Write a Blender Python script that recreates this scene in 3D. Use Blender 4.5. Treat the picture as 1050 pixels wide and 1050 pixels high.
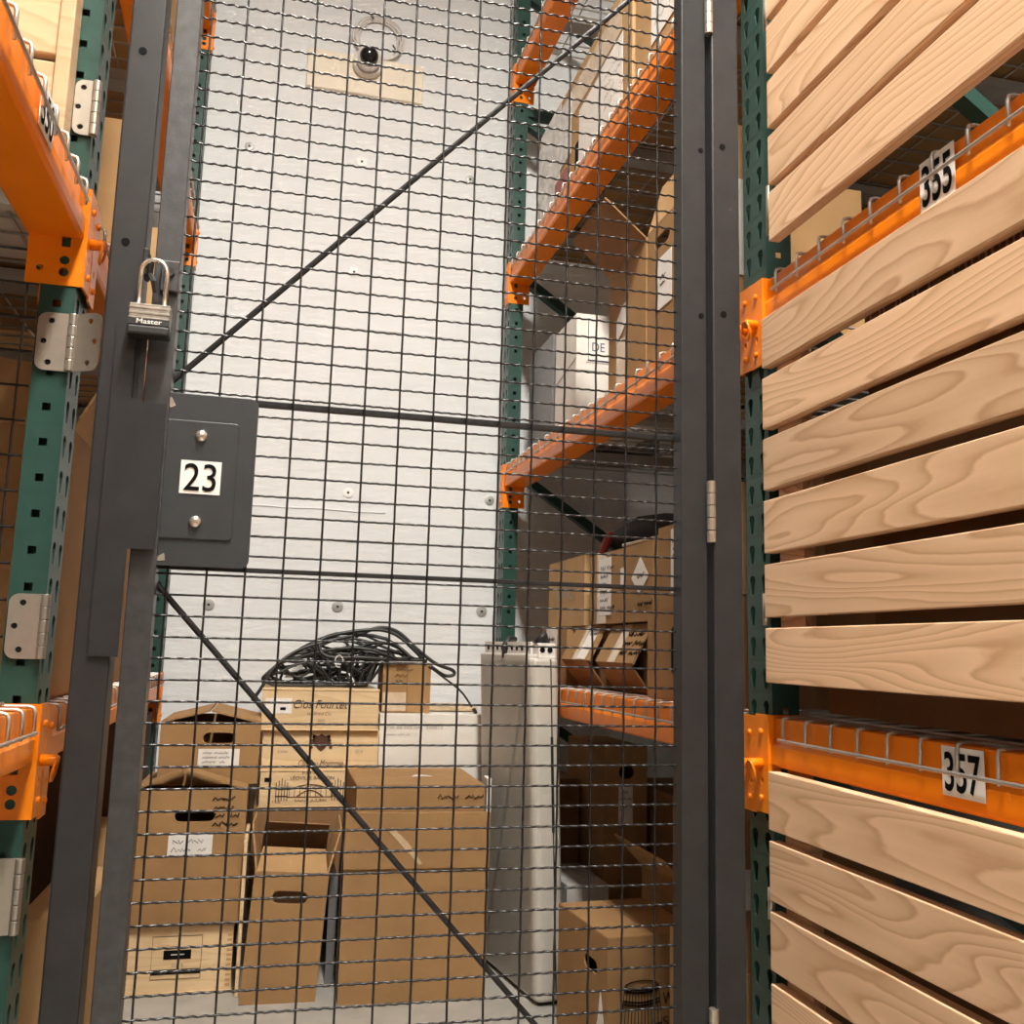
import bpy, bmesh, math, random
from mathutils import Vector, Matrix
random.seed(7)
H = 0.88                      # camera height above the floor
PI = math.pi
C = bpy.context.scene.collection
for o in list(bpy.data.objects): bpy.data.objects.remove(o)

# ---------------------------------------------------------------- camera, light, exposure
def cam_axes(yaw, pitch, roll):
    cy, sy, cp, sp, cr, sr = math.cos(yaw), math.sin(yaw), math.cos(pitch), math.sin(pitch), math.cos(roll), math.sin(roll)
    f = Vector((sy*cp, cy*cp, sp)); r = Vector((cy, -sy, 0)); u = r.cross(f)
    return r*cr+u*sr, u*cr-r*sr, f
cd = bpy.data.cameras.new('camera'); cam = bpy.data.objects.new('camera', cd); C.objects.link(cam)
r_, u_, f_ = cam_axes(math.radians(13.82), math.radians(8.40), math.radians(1.50))
cam.matrix_world = Matrix(((r_.x, u_.x, -f_.x, 0), (r_.y, u_.y, -f_.y, 0), (r_.z, u_.z, -f_.z, H), (0, 0, 0, 1)))
cd.sensor_width = 36; cd.lens = 962.7*36/1050; cd.clip_start = .01
bpy.context.scene.camera = cam
vs = bpy.context.scene.view_settings
vs.view_transform = 'Standard'; vs.look = 'None'; vs.gamma = 1; vs.use_curve_mapping = False
vs.exposure = 0.68
w = bpy.data.worlds.new('world'); bpy.context.scene.world = w; w.use_nodes = True
w.node_tree.nodes['Background'].inputs[0].default_value = (1, .86, .70, 1)
w.node_tree.nodes['Background'].inputs[1].default_value = .012
def area(name, loc, sx, sy, power, col, rot=(0, 0, 0)):
    l = bpy.data.lights.new(name, 'AREA'); l.shape = 'RECTANGLE'; l.size = sx; l.size_y = sy; l.energy = power; l.color = col
    o = bpy.data.objects.new(name, l); C.objects.link(o); o.location = (loc[0], loc[1], loc[2]+H); o.rotation_euler = rot; return o
area('tube_light_aisle', (.22, .28, 2.80), .16, 1.2, 96, (1, .945, .865))
area('tube_light_rear_aisle', (.2, -2.2, 2.80), .16, 1.2, 14, (1, .85, .68))
STRIP_GLOW = 42

# ---------------------------------------------------------------- materials
def mat(name, col, rough=.6, metal=0, var=0, scale=20, bump=0, bscale=120, spec=.5, alpha=1, trans=0, bst=None):
    m = bpy.data.materials.new(name); m.use_nodes = True; nt = m.node_tree; b = nt.nodes['Principled BSDF']
    b.inputs['Base Color'].default_value = (*col, 1); b.inputs['Roughness'].default_value = rough; b.inputs['Metallic'].default_value = metal
    b.inputs['Specular IOR Level'].default_value = spec; b.inputs['Transmission Weight'].default_value = trans
    tc = nt.nodes.new('ShaderNodeTexCoord')
    if var:
        n = nt.nodes.new('ShaderNodeTexNoise'); n.inputs['Scale'].default_value = scale; n.inputs['Detail'].default_value = 4
        nt.links.new(tc.outputs['Object'], n.inputs['Vector'])
        r = nt.nodes.new('ShaderNodeValToRGB'); e = r.color_ramp.elements
        e[0].position = .3; e[1].position = .7
        e[0].color = (*[c*(1-var) for c in col], 1); e[1].color = (*[min(1, c*(1+var)) for c in col], 1)
        nt.links.new(n.outputs['Fac'], r.inputs['Fac']); nt.links.new(r.outputs['Color'], b.inputs['Base Color'])
    if bump:
        n2 = nt.nodes.new('ShaderNodeTexNoise'); n2.inputs['Scale'].default_value = bscale; n2.inputs['Detail'].default_value = 3
        
        if bst:
            mp = nt.nodes.new('ShaderNodeMapping'); mp.inputs['Scale'].default_value = bst
            nt.links.new(tc.outputs['Object'], mp.inputs['Vector']); nt.links.new(mp.outputs['Vector'], n2.inputs['Vector'])
        else: nt.links.new(tc.outputs['Object'], n2.inputs['Vector'])
        bp = nt.nodes.new('ShaderNodeBump'); bp.inputs['Strength'].default_value = bump; bp.inputs['Distance'].default_value = .004
        nt.links.new(n2.outputs['Fac'], bp.inputs['Height']); nt.links.new(bp.outputs['Normal'], b.inputs['Normal'])
    return m
def wood(name, light, dark, along, lines=13, freq=(1.0, 9.0), amount=.75):
    """plain-sawn softwood: contour lines of a stretched noise; along = grain axis"""
    m = bpy.data.materials.new(name); m.use_nodes = True; nt = m.node_tree; L = nt.links.new; b = nt.nodes['Principled BSDF']
    b.inputs['Roughness'].default_value = .55; b.inputs['Specular IOR Level'].default_value = .25
    tc = nt.nodes.new('ShaderNodeTexCoord'); mp = nt.nodes.new('ShaderNodeMapping'); oi = nt.nodes.new('ShaderNodeObjectInfo')
    s = [freq[1]]*3; s['XYZ'.index(along)] = freq[0]; mp.inputs['Scale'].default_value = s
    L(tc.outputs['Object'], mp.inputs['Vector'])
    def noise(scale, detail, dist, vec):
        n = nt.nodes.new('ShaderNodeTexNoise'); n.noise_dimensions = '4D'; n.inputs['Scale'].default_value = scale
        n.inputs['Detail'].default_value = detail; n.inputs['Distortion'].default_value = dist
        L(vec, n.inputs['Vector']); L(ws.outputs[0], n.inputs['W']); return n
    ws = nt.nodes.new('ShaderNodeMath'); ws.operation = 'MULTIPLY'; L(oi.outputs['Random'], ws.inputs[0]); ws.inputs[1].default_value = 40
    n1 = noise(1.0, 1.2, .25, mp.outputs['Vector'])
    ml = nt.nodes.new('ShaderNodeMapRange'); ml.inputs['To Min'].default_value = lines*.55; ml.inputs['To Max'].default_value = lines*1.35
    wn = nt.nodes.new('ShaderNodeTexWhiteNoise'); wn.noise_dimensions = '1D'; L(ws.outputs[0], wn.inputs['W']); L(wn.outputs['Value'], ml.inputs['Value'])
    k0 = nt.nodes.new('ShaderNodeMath'); k0.operation = 'MULTIPLY'; L(n1.outputs['Fac'], k0.inputs[0]); L(ml.outputs['Result'], k0.inputs[1])
    mp3 = nt.nodes.new('ShaderNodeMapping'); s3 = [70]*3; s3['XYZ'.index(along)] = 22; mp3.inputs['Scale'].default_value = s3
    L(tc.outputs['Object'], mp3.inputs['Vector']); n3 = noise(1.0, 2, 0, mp3.outputs['Vector'])
    k = nt.nodes.new('ShaderNodeMath'); k.operation = 'MULTIPLY_ADD'; L(n3.outputs['Fac'], k.inputs[0]); k.inputs[1].default_value = .34; L(k0.outputs[0], k.inputs[2])
    fr = nt.nodes.new('ShaderNodeMath'); fr.operation = 'FRACT'; L(k.outputs[0], fr.inputs[0])
    cr = nt.nodes.new('ShaderNodeValToRGB'); e = cr.color_ramp.elements
    e[0].position = 0; e[0].color = (0, 0, 0, 1); e[1].position = .62; e[1].color = (.45, .45, .45, 1)
    a = e.new(.86); a.color = (1, 1, 1, 1); a = e.new(.97); a.color = (.05, .05, .05, 1)
    L(fr.outputs[0], cr.inputs['Fac'])
    mp2 = nt.nodes.new('ShaderNodeMapping'); s2 = [160]*3; s2['XYZ'.index(along)] = 4; mp2.inputs['Scale'].default_value = s2
    L(tc.outputs['Object'], mp2.inputs['Vector'])
    n2 = noise(1.0, 2, 0, mp2.outputs['Vector'])
    mul = nt.nodes.new('ShaderNodeMath'); mul.operation = 'MULTIPLY_ADD'; L(n2.outputs['Fac'], mul.inputs[0]); mul.inputs[1].default_value = .35; mul.inputs[2].default_value = -.17
    ad = nt.nodes.new('ShaderNodeMath'); ad.operation = 'ADD'; L(cr.outputs['Color'], ad.inputs[0]); L(mul.outputs[0], ad.inputs[1]); ad.use_clamp = True
    am = nt.nodes.new('ShaderNodeMath'); am.operation = 'MULTIPLY'; L(ad.outputs[0], am.inputs[0]); am.inputs[1].default_value = amount
    mx = nt.nodes.new('ShaderNodeMix'); mx.data_type = 'RGBA'; L(am.outputs[0], mx.inputs['Factor'])
    mx.inputs['A'].default_value = (*light, 1); mx.inputs['B'].default_value = (*dark, 1)
    # each board its own tone
    hs = nt.nodes.new('ShaderNodeHueSaturation'); mr = nt.nodes.new('ShaderNodeMapRange'); mr.inputs['To Min'].default_value = .86; mr.inputs['To Max'].default_value = 1.08
    L(oi.outputs['Random'], mr.inputs['Value']); L(mr.outputs['Result'], hs.inputs['Value']); L(mx.outputs['Result'], hs.inputs['Color'])
    L(hs.outputs['Color'], b.inputs['Base Color']); return m

M = {}
M['wall'] = mat('painted_white_wall', (.765, .785, .795), .75, var=.02, scale=4, bump=.8, bscale=14, bst=(1, 1, 3.2))
M['sidewall'] = mat('shade_darkened_wall', (.16, .15, .14), .8, var=.03, scale=3)  # darkened so the rack interiors look shaded; shade is in the colour
M['floor'] = mat('sealed_concrete', (.41, .395, .355), .55, var=.14, scale=9, bump=.1, bscale=60)
M['ceiling'] = mat('ceiling_paint', (.7, .69, .66), .85)
M['steel'] = mat('charcoal_powder_coat', (.027, .0265, .0275), .42, spec=.3, var=.12, scale=30, bump=.04, bscale=400)
M['stile'] = mat('worn_charcoal_steel', (.062, .062, .064), .36, metal=.35, var=.2, scale=60, bump=.05, bscale=300)
M['wire'] = mat('dark_mesh_wire', (.014, .014, .015), .27, spec=.5)
M['plate'] = mat('charcoal_lock_plate', (.032, .034, .037), .4, var=.08, scale=20, bump=.03, bscale=500)
M['orange'] = mat('rack_orange_paint', (.88, .235, .005), .34, var=.04, scale=12, spec=.35)
M['teal'] = mat('rack_green_paint', (.022, .064, .050), .4, var=.08, scale=25, spec=.3)
M['galv'] = mat('galvanised_wire', (.50, .47, .43), .4, metal=.7, var=.1)
M['channel'] = mat('deck_channel', (.40, .385, .36), .5, metal=.4, var=.1)
M['chrome'] = mat('satin_nickel', (.52, .47, .40), .36, metal=.85, var=.05, scale=60)
M['bolt'] = mat('bright_bolt', (.72, .68, .60), .25, metal=.9)
M['black'] = mat('black_ink', (.004, .004, .004), .8, spec=.1)
M['dark'] = mat('dark_rubber', (.02, .02, .02), .5)
M['cable'] = mat('black_cable', (.018, .018, .017), .42)
M['card'] = mat('kraft_cardboard', (.35, .205, .090), .8, var=.10, scale=7, bump=.06, bscale=90, spec=.2)
M['cardlight'] = mat('light_kraft_cardboard', (.44, .275, .13), .8, var=.08, scale=12, bump=.05, bscale=90, spec=.2)
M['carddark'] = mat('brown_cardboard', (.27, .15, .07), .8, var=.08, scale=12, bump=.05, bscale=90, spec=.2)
M['cardshade'] = mat('shaded_interior_cardboard', (.10, .045, .02), .8, var=.1, scale=10)  # shade of the left rack interior put into the colour
M['cardedge'] = mat('cut_cardboard_edge', (.60, .44, .26), .85, var=.15, scale=200)
M['whitecard'] = mat('white_cardboard', (.74, .71, .65), .7, var=.04, scale=10, bump=.05, bscale=80)
M['paper'] = mat('white_paper', (.80, .77, .73), .65, var=.03, scale=40)
M['tape'] = mat('clear_packing_tape', (.60, .47, .33), .2, var=.1, scale=30)
M['foam'] = mat('white_foam', (.82, .79, .73), .8)
M['beige'] = mat('beige_metal_casing', (.56, .525, .47), .45, var=.02, scale=5)
M['beigelight'] = mat('light_beige_plastic', (.56, .535, .475), .4)
M['crate'] = wood('pine_crate', (.80, .60, .36), (.60, .40, .19), 'X', 9, (1.2, 14), .5)
M['board'] = wood('fir_board', (.75, .505, .315), (.42, .215, .095), 'Y', 24, (1.25, 9.0), .62)
M['slat'] = wood('pine_slat', (.60, .415, .25), (.44, .27, .14), 'X', 9, (1.2, 10), .6)
M['lidwood'] = wood('pale_plywood', (.72, .56, .36), (.6, .43, .24), 'X', 7, (1, 9), .5)
M['plastic'] = mat('grey_plastic_tub', (.16, .16, .16), .4)
M['bag'] = mat('black_bag', (.018, .018, .018), .6, spec=.2, var=.2, scale=40, bump=.4, bscale=30)
M['wrap'] = mat('crumpled_clear_wrap', (.55, .53, .50), .25, var=.25, scale=25, bump=.7, bscale=40)
M['red'] = mat('red_print', (.30, .05, .045), .5)
M['brownink'] = mat('brown_print', (.085, .034, .016), .7)
M['pinkink'] = mat('dusty_red_print', (.62, .33, .26), .7)
M['greyink'] = mat('grey_print', (.36, .34, .31), .7)
M['navy'] = mat('navy_print', (.035, .04, .09), .6)
M['camwhite'] = mat('camera_white_plastic', (.72, .69, .66), .4)
M['lens'] = mat('camera_black_dome', (.01, .01, .01), .12)
M['board_cream'] = mat('cream_backing_board', (.86, .78, .64), .7)
M['washer'] = mat('grey_washer', (.42, .42, .40), .45, metal=.3)
M['whitewasher'] = mat('painted_washer', (.88, .88, .86), .5)
M['lockbody'] = mat('laminated_lock_steel', (.40, .37, .32), .33, metal=.8, var=.25, scale=90)
M['lamp'] = mat('lamp_diffuser', (.9, .88, .8), .5)
def glow(m, col, s):
    b = m.node_tree.nodes['Principled BSDF']; b.inputs['Emission Color'].default_value = (*col, 1); b.inputs['Emission Strength'].default_value = s
glow(M['lamp'], (1, .945, .865), STRIP_GLOW)

# ---------------------------------------------------------------- helpers
class G:
    """collects shapes into one mesh"""
    def __init__(s): s.b = bmesh.new()
    def hexa(s, p):
        v = [s.b.verts.new(q) for q in p]
        for f in ((0, 3, 2, 1), (4, 5, 6, 7), (0, 1, 5, 4), (1, 2, 6, 5), (2, 3, 7, 6), (3, 0, 4, 7)):
            s.b.faces.new([v[i] for i in f])
        return s
    def box(s, x0, x1, y0, y1, z0, z1):
        return s.hexa([(x0, y0, z0), (x1, y0, z0), (x1, y1, z0), (x0, y1, z0), (x0, y0, z1), (x1, y0, z1), (x1, y1, z1), (x0, y1, z1)])
    def bar(s, a, b, w, h, up=(0, 0, 1)):
        a, b = Vector(a), Vector(b); d = (b-a).normalized(); u = Vector(up)
        u = (u-d*u.dot(d)).normalized(); r = d.cross(u)
        q = [(-w/2, -h/2), (w/2, -h/2), (w/2, h/2), (-w/2, h/2)]
        return s.hexa([a+r*i+u*j for i, j in q]+[b+r*i+u*j for i, j in q])
    def loop(s, rings, cap=True, close=False):
        R = [[s.b.verts.new(p) for p in r] for r in rings]; n = len(R[0])
        m = len(R) if close else len(R)-1
        for i in range(m):
            A, B = R[i], R[(i+1) % len(R)]
            for j in range(n): s.b.faces.new((A[j], A[(j+1) % n], B[(j+1) % n], B[j]))
        if cap and not close: s.b.faces.new(list(reversed(R[0]))); s.b.faces.new(R[-1])
        return s
    def tube(s, path, r, n=6, close=False):
        P = [Vector(p) for p in path]; rings = []; prev = None
        for i, p in enumerate(P):
            if close: d = P[(i+1) % len(P)]-P[i-1]
            else: d = P[min(i+1, len(P)-1)]-P[max(i-1, 0)]
            d.normalize()
            if prev is None:
                u = d.orthogonal().normalized()
            else:
                u = prev-d*prev.dot(d); u.normalize()
            prev = u; v = d.cross(u)
            rr = r[i] if isinstance(r, (list, tuple)) else r
            rings.append([p+(u*math.cos(2*PI*k/n)+v*math.sin(2*PI*k/n))*rr for k in range(n)])
        return s.loop(rings, True, close)
    def disc(s, c, axis, r, t, n=20, dome=0):
        """short cylinder from c along axis, optionally domed"""
        c, a = Vector(c), Vector(axis).normalized(); u = a.orthogonal().normalized(); v = a.cross(u)
        ring = lambda rr, h: [c+a*h+(u*math.cos(2*PI*k/n)+v*math.sin(2*PI*k/n))*rr for k in range(n)]
        R = [ring(r, 0), ring(r, t)]
        if dome:
            for k in range(1, 5):
                th = k*PI/2/5; R.append(ring(r*math.cos(th), t+dome*math.sin(th)))
        return s.loop(R)
    def prism(s, pts, vec):
        vec = Vector(vec); return s.loop([[Vector(p) for p in pts], [Vector(p)+vec for p in pts]])
    def holed(s, outer, holes, to3):
        """flat panel with holes; to3 maps (u,v) to 3-D"""
        E = []
        for lp in [outer]+holes:
            v = [s.b.verts.new(to3(*p)) for p in lp]
            E += [s.b.edges.new((v[i], v[(i+1) % len(v)])) for i in range(len(v))]
        bmesh.ops.triangle_fill(s.b, use_beauty=True, use_dissolve=False, edges=E)
        return s
def thing_tags(o, label, cat, group=None):
    o['label'] = label; o['category'] = cat
    if group: o['group'] = group
    return o
def thing(name, label, cat, group=None):
    o = bpy.data.objects.new(name, None); o.empty_display_size = .05; C.objects.link(o)
    return thing_tags(o, label, cat, group)
def obj(name, g, m, parent=None, mtx=None, bevel=0, solid=0, smooth=False, seg=2, weld=False):
    if mtx is not None: bmesh.ops.transform(g.b, matrix=mtx, verts=g.b.verts)
    if weld: bmesh.ops.remove_doubles(g.b, verts=g.b.verts, dist=1e-5)
    bmesh.ops.recalc_face_normals(g.b, faces=g.b.faces)
    me = bpy.data.meshes.new(name); g.b.to_mesh(me); g.b.free()
    me.materials.append(M[m] if isinstance(m, str) else m)
    o = bpy.data.objects.new(name, me); C.objects.link(o); o.parent = parent
    if solid:
        md = o.modifiers.new('thickness', 'SOLIDIFY'); md.thickness = solid; md.offset = 0
    if bevel:
        md = o.modifiers.new('bevel', 'BEVEL'); md.width = bevel; md.segments = seg; md.limit_method = 'ANGLE'; md.angle_limit = math.radians(40)
    if smooth:
        for p in me.polygons: p.use_smooth = True
    return o
def struct(name, g, m, **k):
    o = obj(name, g, m, **k); o['kind'] = 'structure'; return o
def frame(o, u, v):
    """matrix of a face frame: origin, u to the right, v up"""
    o, u, v = Vector(o), Vector(u).normalized(), Vector(v).normalized(); n = u.cross(v)
    return Matrix(((u.x, v.x, n.x, o.x), (u.y, v.y, n.y, o.y), (u.z, v.z, n.z, o.z), (0, 0, 0, 1)))
def text(txt, x0, y0, w, h, fm, m, parent, name='lettering', shear=0, bold=0, lift=.0016):
    """lettering fitted into a w x h rectangle of a face frame"""
    c = bpy.data.curves.new('t', 'FONT'); c.body = txt; c.size = 1; c.shear = shear; c.offset = bold; c.extrude = .0; c.space_line = .95
    c.align_x = 'LEFT'
    o = bpy.data.objects.new('t', c); C.objects.link(o); dg = bpy.context.evaluated_depsgraph_get(); dg.update()
    me = bpy.data.meshes.new_from_object(o.evaluated_get(dg)); bpy.data.objects.remove(o); bpy.data.curves.remove(c)
    xs = [q.co.x for q in me.vertices]; ys = [q.co.y for q in me.vertices]
    sx = w/(max(xs)-min(xs)); sy = h/(max(ys)-min(ys))
    S = Matrix.Translation((x0-min(xs)*sx, y0-min(ys)*sy, lift)) @ Matrix.Diagonal((sx, sy, 1, 1))
    me.transform(fm @ S); me.materials.clear(); me.materials.append(M[m])
    r = bpy.data.objects.new(name, me); C.objects.link(r); r.parent = parent; return r
def patch(name, x0, y0, x1, y1, fm, m, parent, t=.0008, pts=None):
    if m == 'tape': t = .0004
    g = G(); p = pts or [(x0, y0), (x1, y0), (x1, y1), (x0, y1)]
    g.prism([(a, b, .0003) for a, b in p], (0, 0, t)); return obj(name, g, m, parent, fm)
def scribble(x0, y0, w, h, rows, fm, parent, m='black', seed=1, name='handwriting', r=.0011, lift=.0012):
    """hand-written lines: continuous pen strokes"""
    rn = random.Random(seed); g = G(); rh = h/rows
    for i in range(rows):
        yb = y0+h-(i+1)*rh; x = x0; L = x0+w*(rn.uniform(.7, 1) if rows > 1 else 1)
        while x < L:
            k = rn.randint(3, 6); pts = []
            for j in range(k*2):
                pts.append((x+rn.uniform(-.1, .3)*rh, yb+rh*(.15+.55*((j % 2)*rn.uniform(.6, 1.1)+(1-j % 2)*rn.uniform(0, .25))), lift)); x += rh*.26
            g.tube(pts, r, 4); x += rh*.4
    return obj(name, g, m, parent, fm)
def slot_pts(cx, cy, w, h, n=6):
    r = h/2; p = []
    for k in range(n+1): a = -PI/2+PI*k/n; p.append((cx+w/2-r+r*math.cos(a), cy+r*math.sin(a)))
    for k in range(n+1): a = PI/2+PI*k/n; p.append((cx-w/2+r+r*math.cos(a), cy+r*math.sin(a)))
    return p
def carton(name, label, org, size, yaw=0, mtl='card', top='flat', slots=(), lslots=(), tilt=0, group=None, cat='box', seam=True):
    """cardboard box; org = front-left-bottom corner, front faces -Y before yaw. Returns root, front frame, left-side frame, matrix"""
    w, d, h = size
    T = Matrix.Translation(org) @ Matrix.Rotation(math.radians(yaw), 4, 'Z') @ Matrix.Rotation(math.radians(tilt), 4, 'Y')
    t = thing(name, label, cat, group)
    g = G(); rect = lambda a, b: [(0, 0), (a, 0), (a, b), (0, b)]
    g.holed(rect(w, h), [slot_pts(*s) for s in slots], lambda u, v: (u, 0, v))
    g.holed(rect(d, h), [slot_pts(*s) for s in lslots], lambda u, v: (0, d-u, v))
    g.holed(rect(w, h), [], lambda u, v: (u, d, v)); g.holed(rect(d, h), [], lambda u, v: (w, u, v)); g.holed(rect(w, d), [], lambda u, v: (u, v, 0))
    obj('body', g, mtl, t, T, solid=.004, weld=True)
    if top == 'flat':
        g = G(); g.box(.001, w-.001, .001, d/2-.001, h-.003, h+.001); obj('flap', g, mtl, t, T)
        g = G(); g.box(.001, w-.001, d/2+.001, d-.001, h-.003, h+.001); obj('flap', g, mtl, t, T)
    elif top == 'side':      # flaps meet along the depth
        for a, b in ((.001, w/2-.001), (w/2+.001, w-.001)):
            g = G(); g.box(a, b, .001, d-.001, h-.003, h+.001); obj('flap', g, mtl, t, T)
    elif isinstance(top, tuple) and top[0] == 'peak':      # long flaps risen to a ridge that runs front to back
        px, pz = top[1], top[2]
        pd = top[3] if len(top) > 3 else d
        if pd < d:
            g = G(); g.box(.002, w-.002, pd+.004, d-.002, h-.003, h+.001); obj('flap', g, mtl, t, T)
        for a, b in ((0, px-.003), (w, px+.003)):
            g = G(); g.holed([(0, 0), (1, 0), (1, 1), (0, 1)], [], lambda u, v, a=a, b=b: (a+(b-a)*u, -.004+v*pd, h+pz*u)); obj('flap', g, mtl, t, T, solid=.005)
    FF = T @ frame((0, -.0022, 0), (1, 0, 0), (0, 0, 1)); LF = T @ frame((-.0022, d, 0), (0, -1, 0), (0, 0, 1))
    return t, FF, LF, T
def shell(bx0, bx1, by0, by1, z0, z1): pass

# ---------------------------------------------------------------- the room
YW = 3.30; XR0, XR1 = -1.45, 1.98; ZC = 2.98
g = G(); g.box(XR0, XR1, -3.2, YW, -H-.06, -H); struct('floor', g, 'floor')
g = G(); g.box(XR0-.1, XR1+.1, YW, YW+.1, -H-.06, ZC); struct('wall_back', g, 'wall')
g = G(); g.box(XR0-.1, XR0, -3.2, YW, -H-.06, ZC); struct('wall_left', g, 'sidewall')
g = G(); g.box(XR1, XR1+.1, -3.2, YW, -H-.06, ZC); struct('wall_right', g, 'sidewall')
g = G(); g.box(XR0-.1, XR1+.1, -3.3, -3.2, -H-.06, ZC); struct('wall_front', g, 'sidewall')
g = G(); g.box(XR0-.1, XR1+.1, -3.3, YW+.1, ZC, ZC+.08); struct('ceiling', g, 'ceiling')
for i, (z, x0, x1) in enumerate(((.362, -.25, .74), (1.135, -.3, .60), (.47, -.30, .35))):
    g = G(); n = 24; rn = random.Random(i)
    P = [(x0+(x1-x0)*k/n, YW-.0005, z+rn.uniform(-.002, .002)) for k in range(n+1)]
    g.tube(P, .003 if i else .0022, 6); struct(f'trim_{i+1}', g, 'wall' if i else 'washer', smooth=True)
for i, (lx, ly, lab) in enumerate(((.22, .28, 'slim ceiling strip light above the aisle in front of the gate'), (.2, -2.2, 'slim ceiling strip light at the far aisle end'))):
    t = thing('strip_light', lab, 'ceiling light', 'ceiling strip lights')
    g = G(); g.box(lx-.05, lx+.05, ly-.62, ly+.62, ZC-.06, ZC-.001); obj('housing', g, 'camwhite', t, bevel=.008)
    g = G(); g.box(lx-.08, lx+.08, ly-.6, ly+.6, ZC-.165, ZC-.061); obj('diffuser', g, 'lamp', t)

# fasteners on the back wall
def W(x, z): return (x, YW, z)
for x, z, m, r, lab in (
    (-.223, .126, 'washer', .019, 'grey round washer on the white wall, lowest one left of the cable heap'),
    (.201, .135, 'washer', .019, 'grey round washer on the white wall just above the cable heap'),
    (.709, .136, 'washer', .019, 'grey round washer on the white wall beside the rear green column, above the beige cabinet'),
    (.726, .539, 'washer', .017, 'grey round washer on the white wall left of the middle rear orange bracket'),
    (.217, .534, 'whitewasher', .018, 'white round washer at mid height on the bare white wall'),
    (-.197, 1.771, 'washer', .016, 'grey round washer high on the white wall, left of the camera board'),
    (.204, 1.775, 'whitewasher', .020, 'white round washer under the camera board on the white wall'),
    (.613, 1.768, 'washer', .016, 'grey round washer high on the white wall near the rear right column'),
    (.197, 1.345, 'whitewasher', .018, 'white round washer below the diagonal gate rod'),
    ):
    t = thing('wall_washer', lab, 'washer', 'fastener washers on the back wall')
    g = G(); g.disc(W(x, z), (0, -1, 0), r, .003, 24, .002); obj('plate', g, m, t, smooth=False)
    g = G(); g.disc((x, YW-.0045, z), (0, -1, 0), .0045, .002, 12, .001); obj('screw', g, 'dark', t)
# camera, its backing board and cable
g = G(); g.box(-.013, .416, YW-.02, YW, 2.034, 2.186); o = obj('backing_board', g, 'board_cream', bevel=.002)
thing_tags(o, 'cream backing board behind the security camera on the white wall', 'board')
t = thing('security_camera', 'white dome security camera with black lens on the cream board', 'camera')
g = G(); g.disc((.205, YW-.02, 2.150), (0, -1, 0), .055, .03, 28); obj('base', g, 'camwhite', t, bevel=.004)
g = G(); g.disc((.205, YW-.05, 2.150), (0, -1, -.25), .043, .03, 28, .014); obj('housing', g, 'camwhite', t, smooth=True)
g = G(); g.disc((.205, YW-.073, 2.150), (0, -1, -.35), .034, .02, 24, .026); obj('lens', g, 'lens', t, smooth=True)
g = G()
rn = random.Random(3)
for k in range(4):
    g.tube([(.242+(.075+.006*k)*math.cos(a)+rn.uniform(-.004, .004), YW-.008-.004*k, 2.272+(.075+.005*k)*math.sin(a)) for a in [2*PI*i/26 for i in range(26)]], .004, 6, True)
g.tube([(.18, YW-.008, 2.23), (.185, YW-.01, 2.20), (.20, YW-.02, 2.17)], .004, 6)
t = thing('cable_coil', 'coiled white cable on the wall above the security camera', 'cable')
obj('cable', g, 'camwhite', t, smooth=True)
g = G()
for x, z in ((.212, 2.354), (.303, 2.238)): g.bar((x-.008, YW-.024, z+.012), (x+.006, YW-.026, z-.012), .005, .005)
obj('tie', g, 'dark', t)

# ---------------------------------------------------------------- pallet racks
PITCH = .0508
def tear(cx, cz):
    p = [(cx+.0088*math.cos(a), cz+.0088*math.sin(a)) for a in [math.radians(-25+230*k/9) for k in range(10)]]
    return p+[(cx-.0042, cz-.022), (cx, cz-.025), (cx+.0042, cz-.022)]
def column(x, y, s, zph, z1=2.5):
    """hollow perforated column: aisle face at x, spans y..y+.076, body extends s*.046"""
    g = G(); d = .046; n = int((z1+H)/PITCH)+1; zb = zph-.0254-PITCH*math.ceil((zph-.0254+H)/PITCH)+PITCH
    src = G(); hw = .076
    src.holed([(0, 0), (hw, 0), (hw, PITCH), (0, PITCH)], [tear(.018, .031), tear(.058, .031)], lambda u, v: (x, y+u, v))
    c = d/2; q = .0055
    src.holed([(0, 0), (d, 0), (d, PITCH), (0, PITCH)], [[(c-q, .0199), (c+q, .0199), (c+q, .0309), (c-q, .0309)]], lambda u, v: (x+s*u, y, v))
    src.holed([(0, 0), (d, 0), (d, PITCH), (0, PITCH)], [], lambda u, v: (x+s*u, y+hw, v))
    src.holed([(0, 0), (.016, 0), (.016, PITCH), (0, PITCH)], [], lambda u, v: (x+s*d, y+u, v))
    src.holed([(0, 0), (.016, 0), (.016, PITCH), (0, PITCH)], [], lambda u, v: (x+s*d, y+hw-u, v))
    F = [[tuple(q.co) for q in f.verts] for f in src.b.faces]; src.b.free()
    for k in range(n):
        z0 = zb+k*PITCH
        for f in F: g.b.faces.new([g.b.verts.new((a, b, z0+cc)) for a, b, cc in f])
    return g
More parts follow.
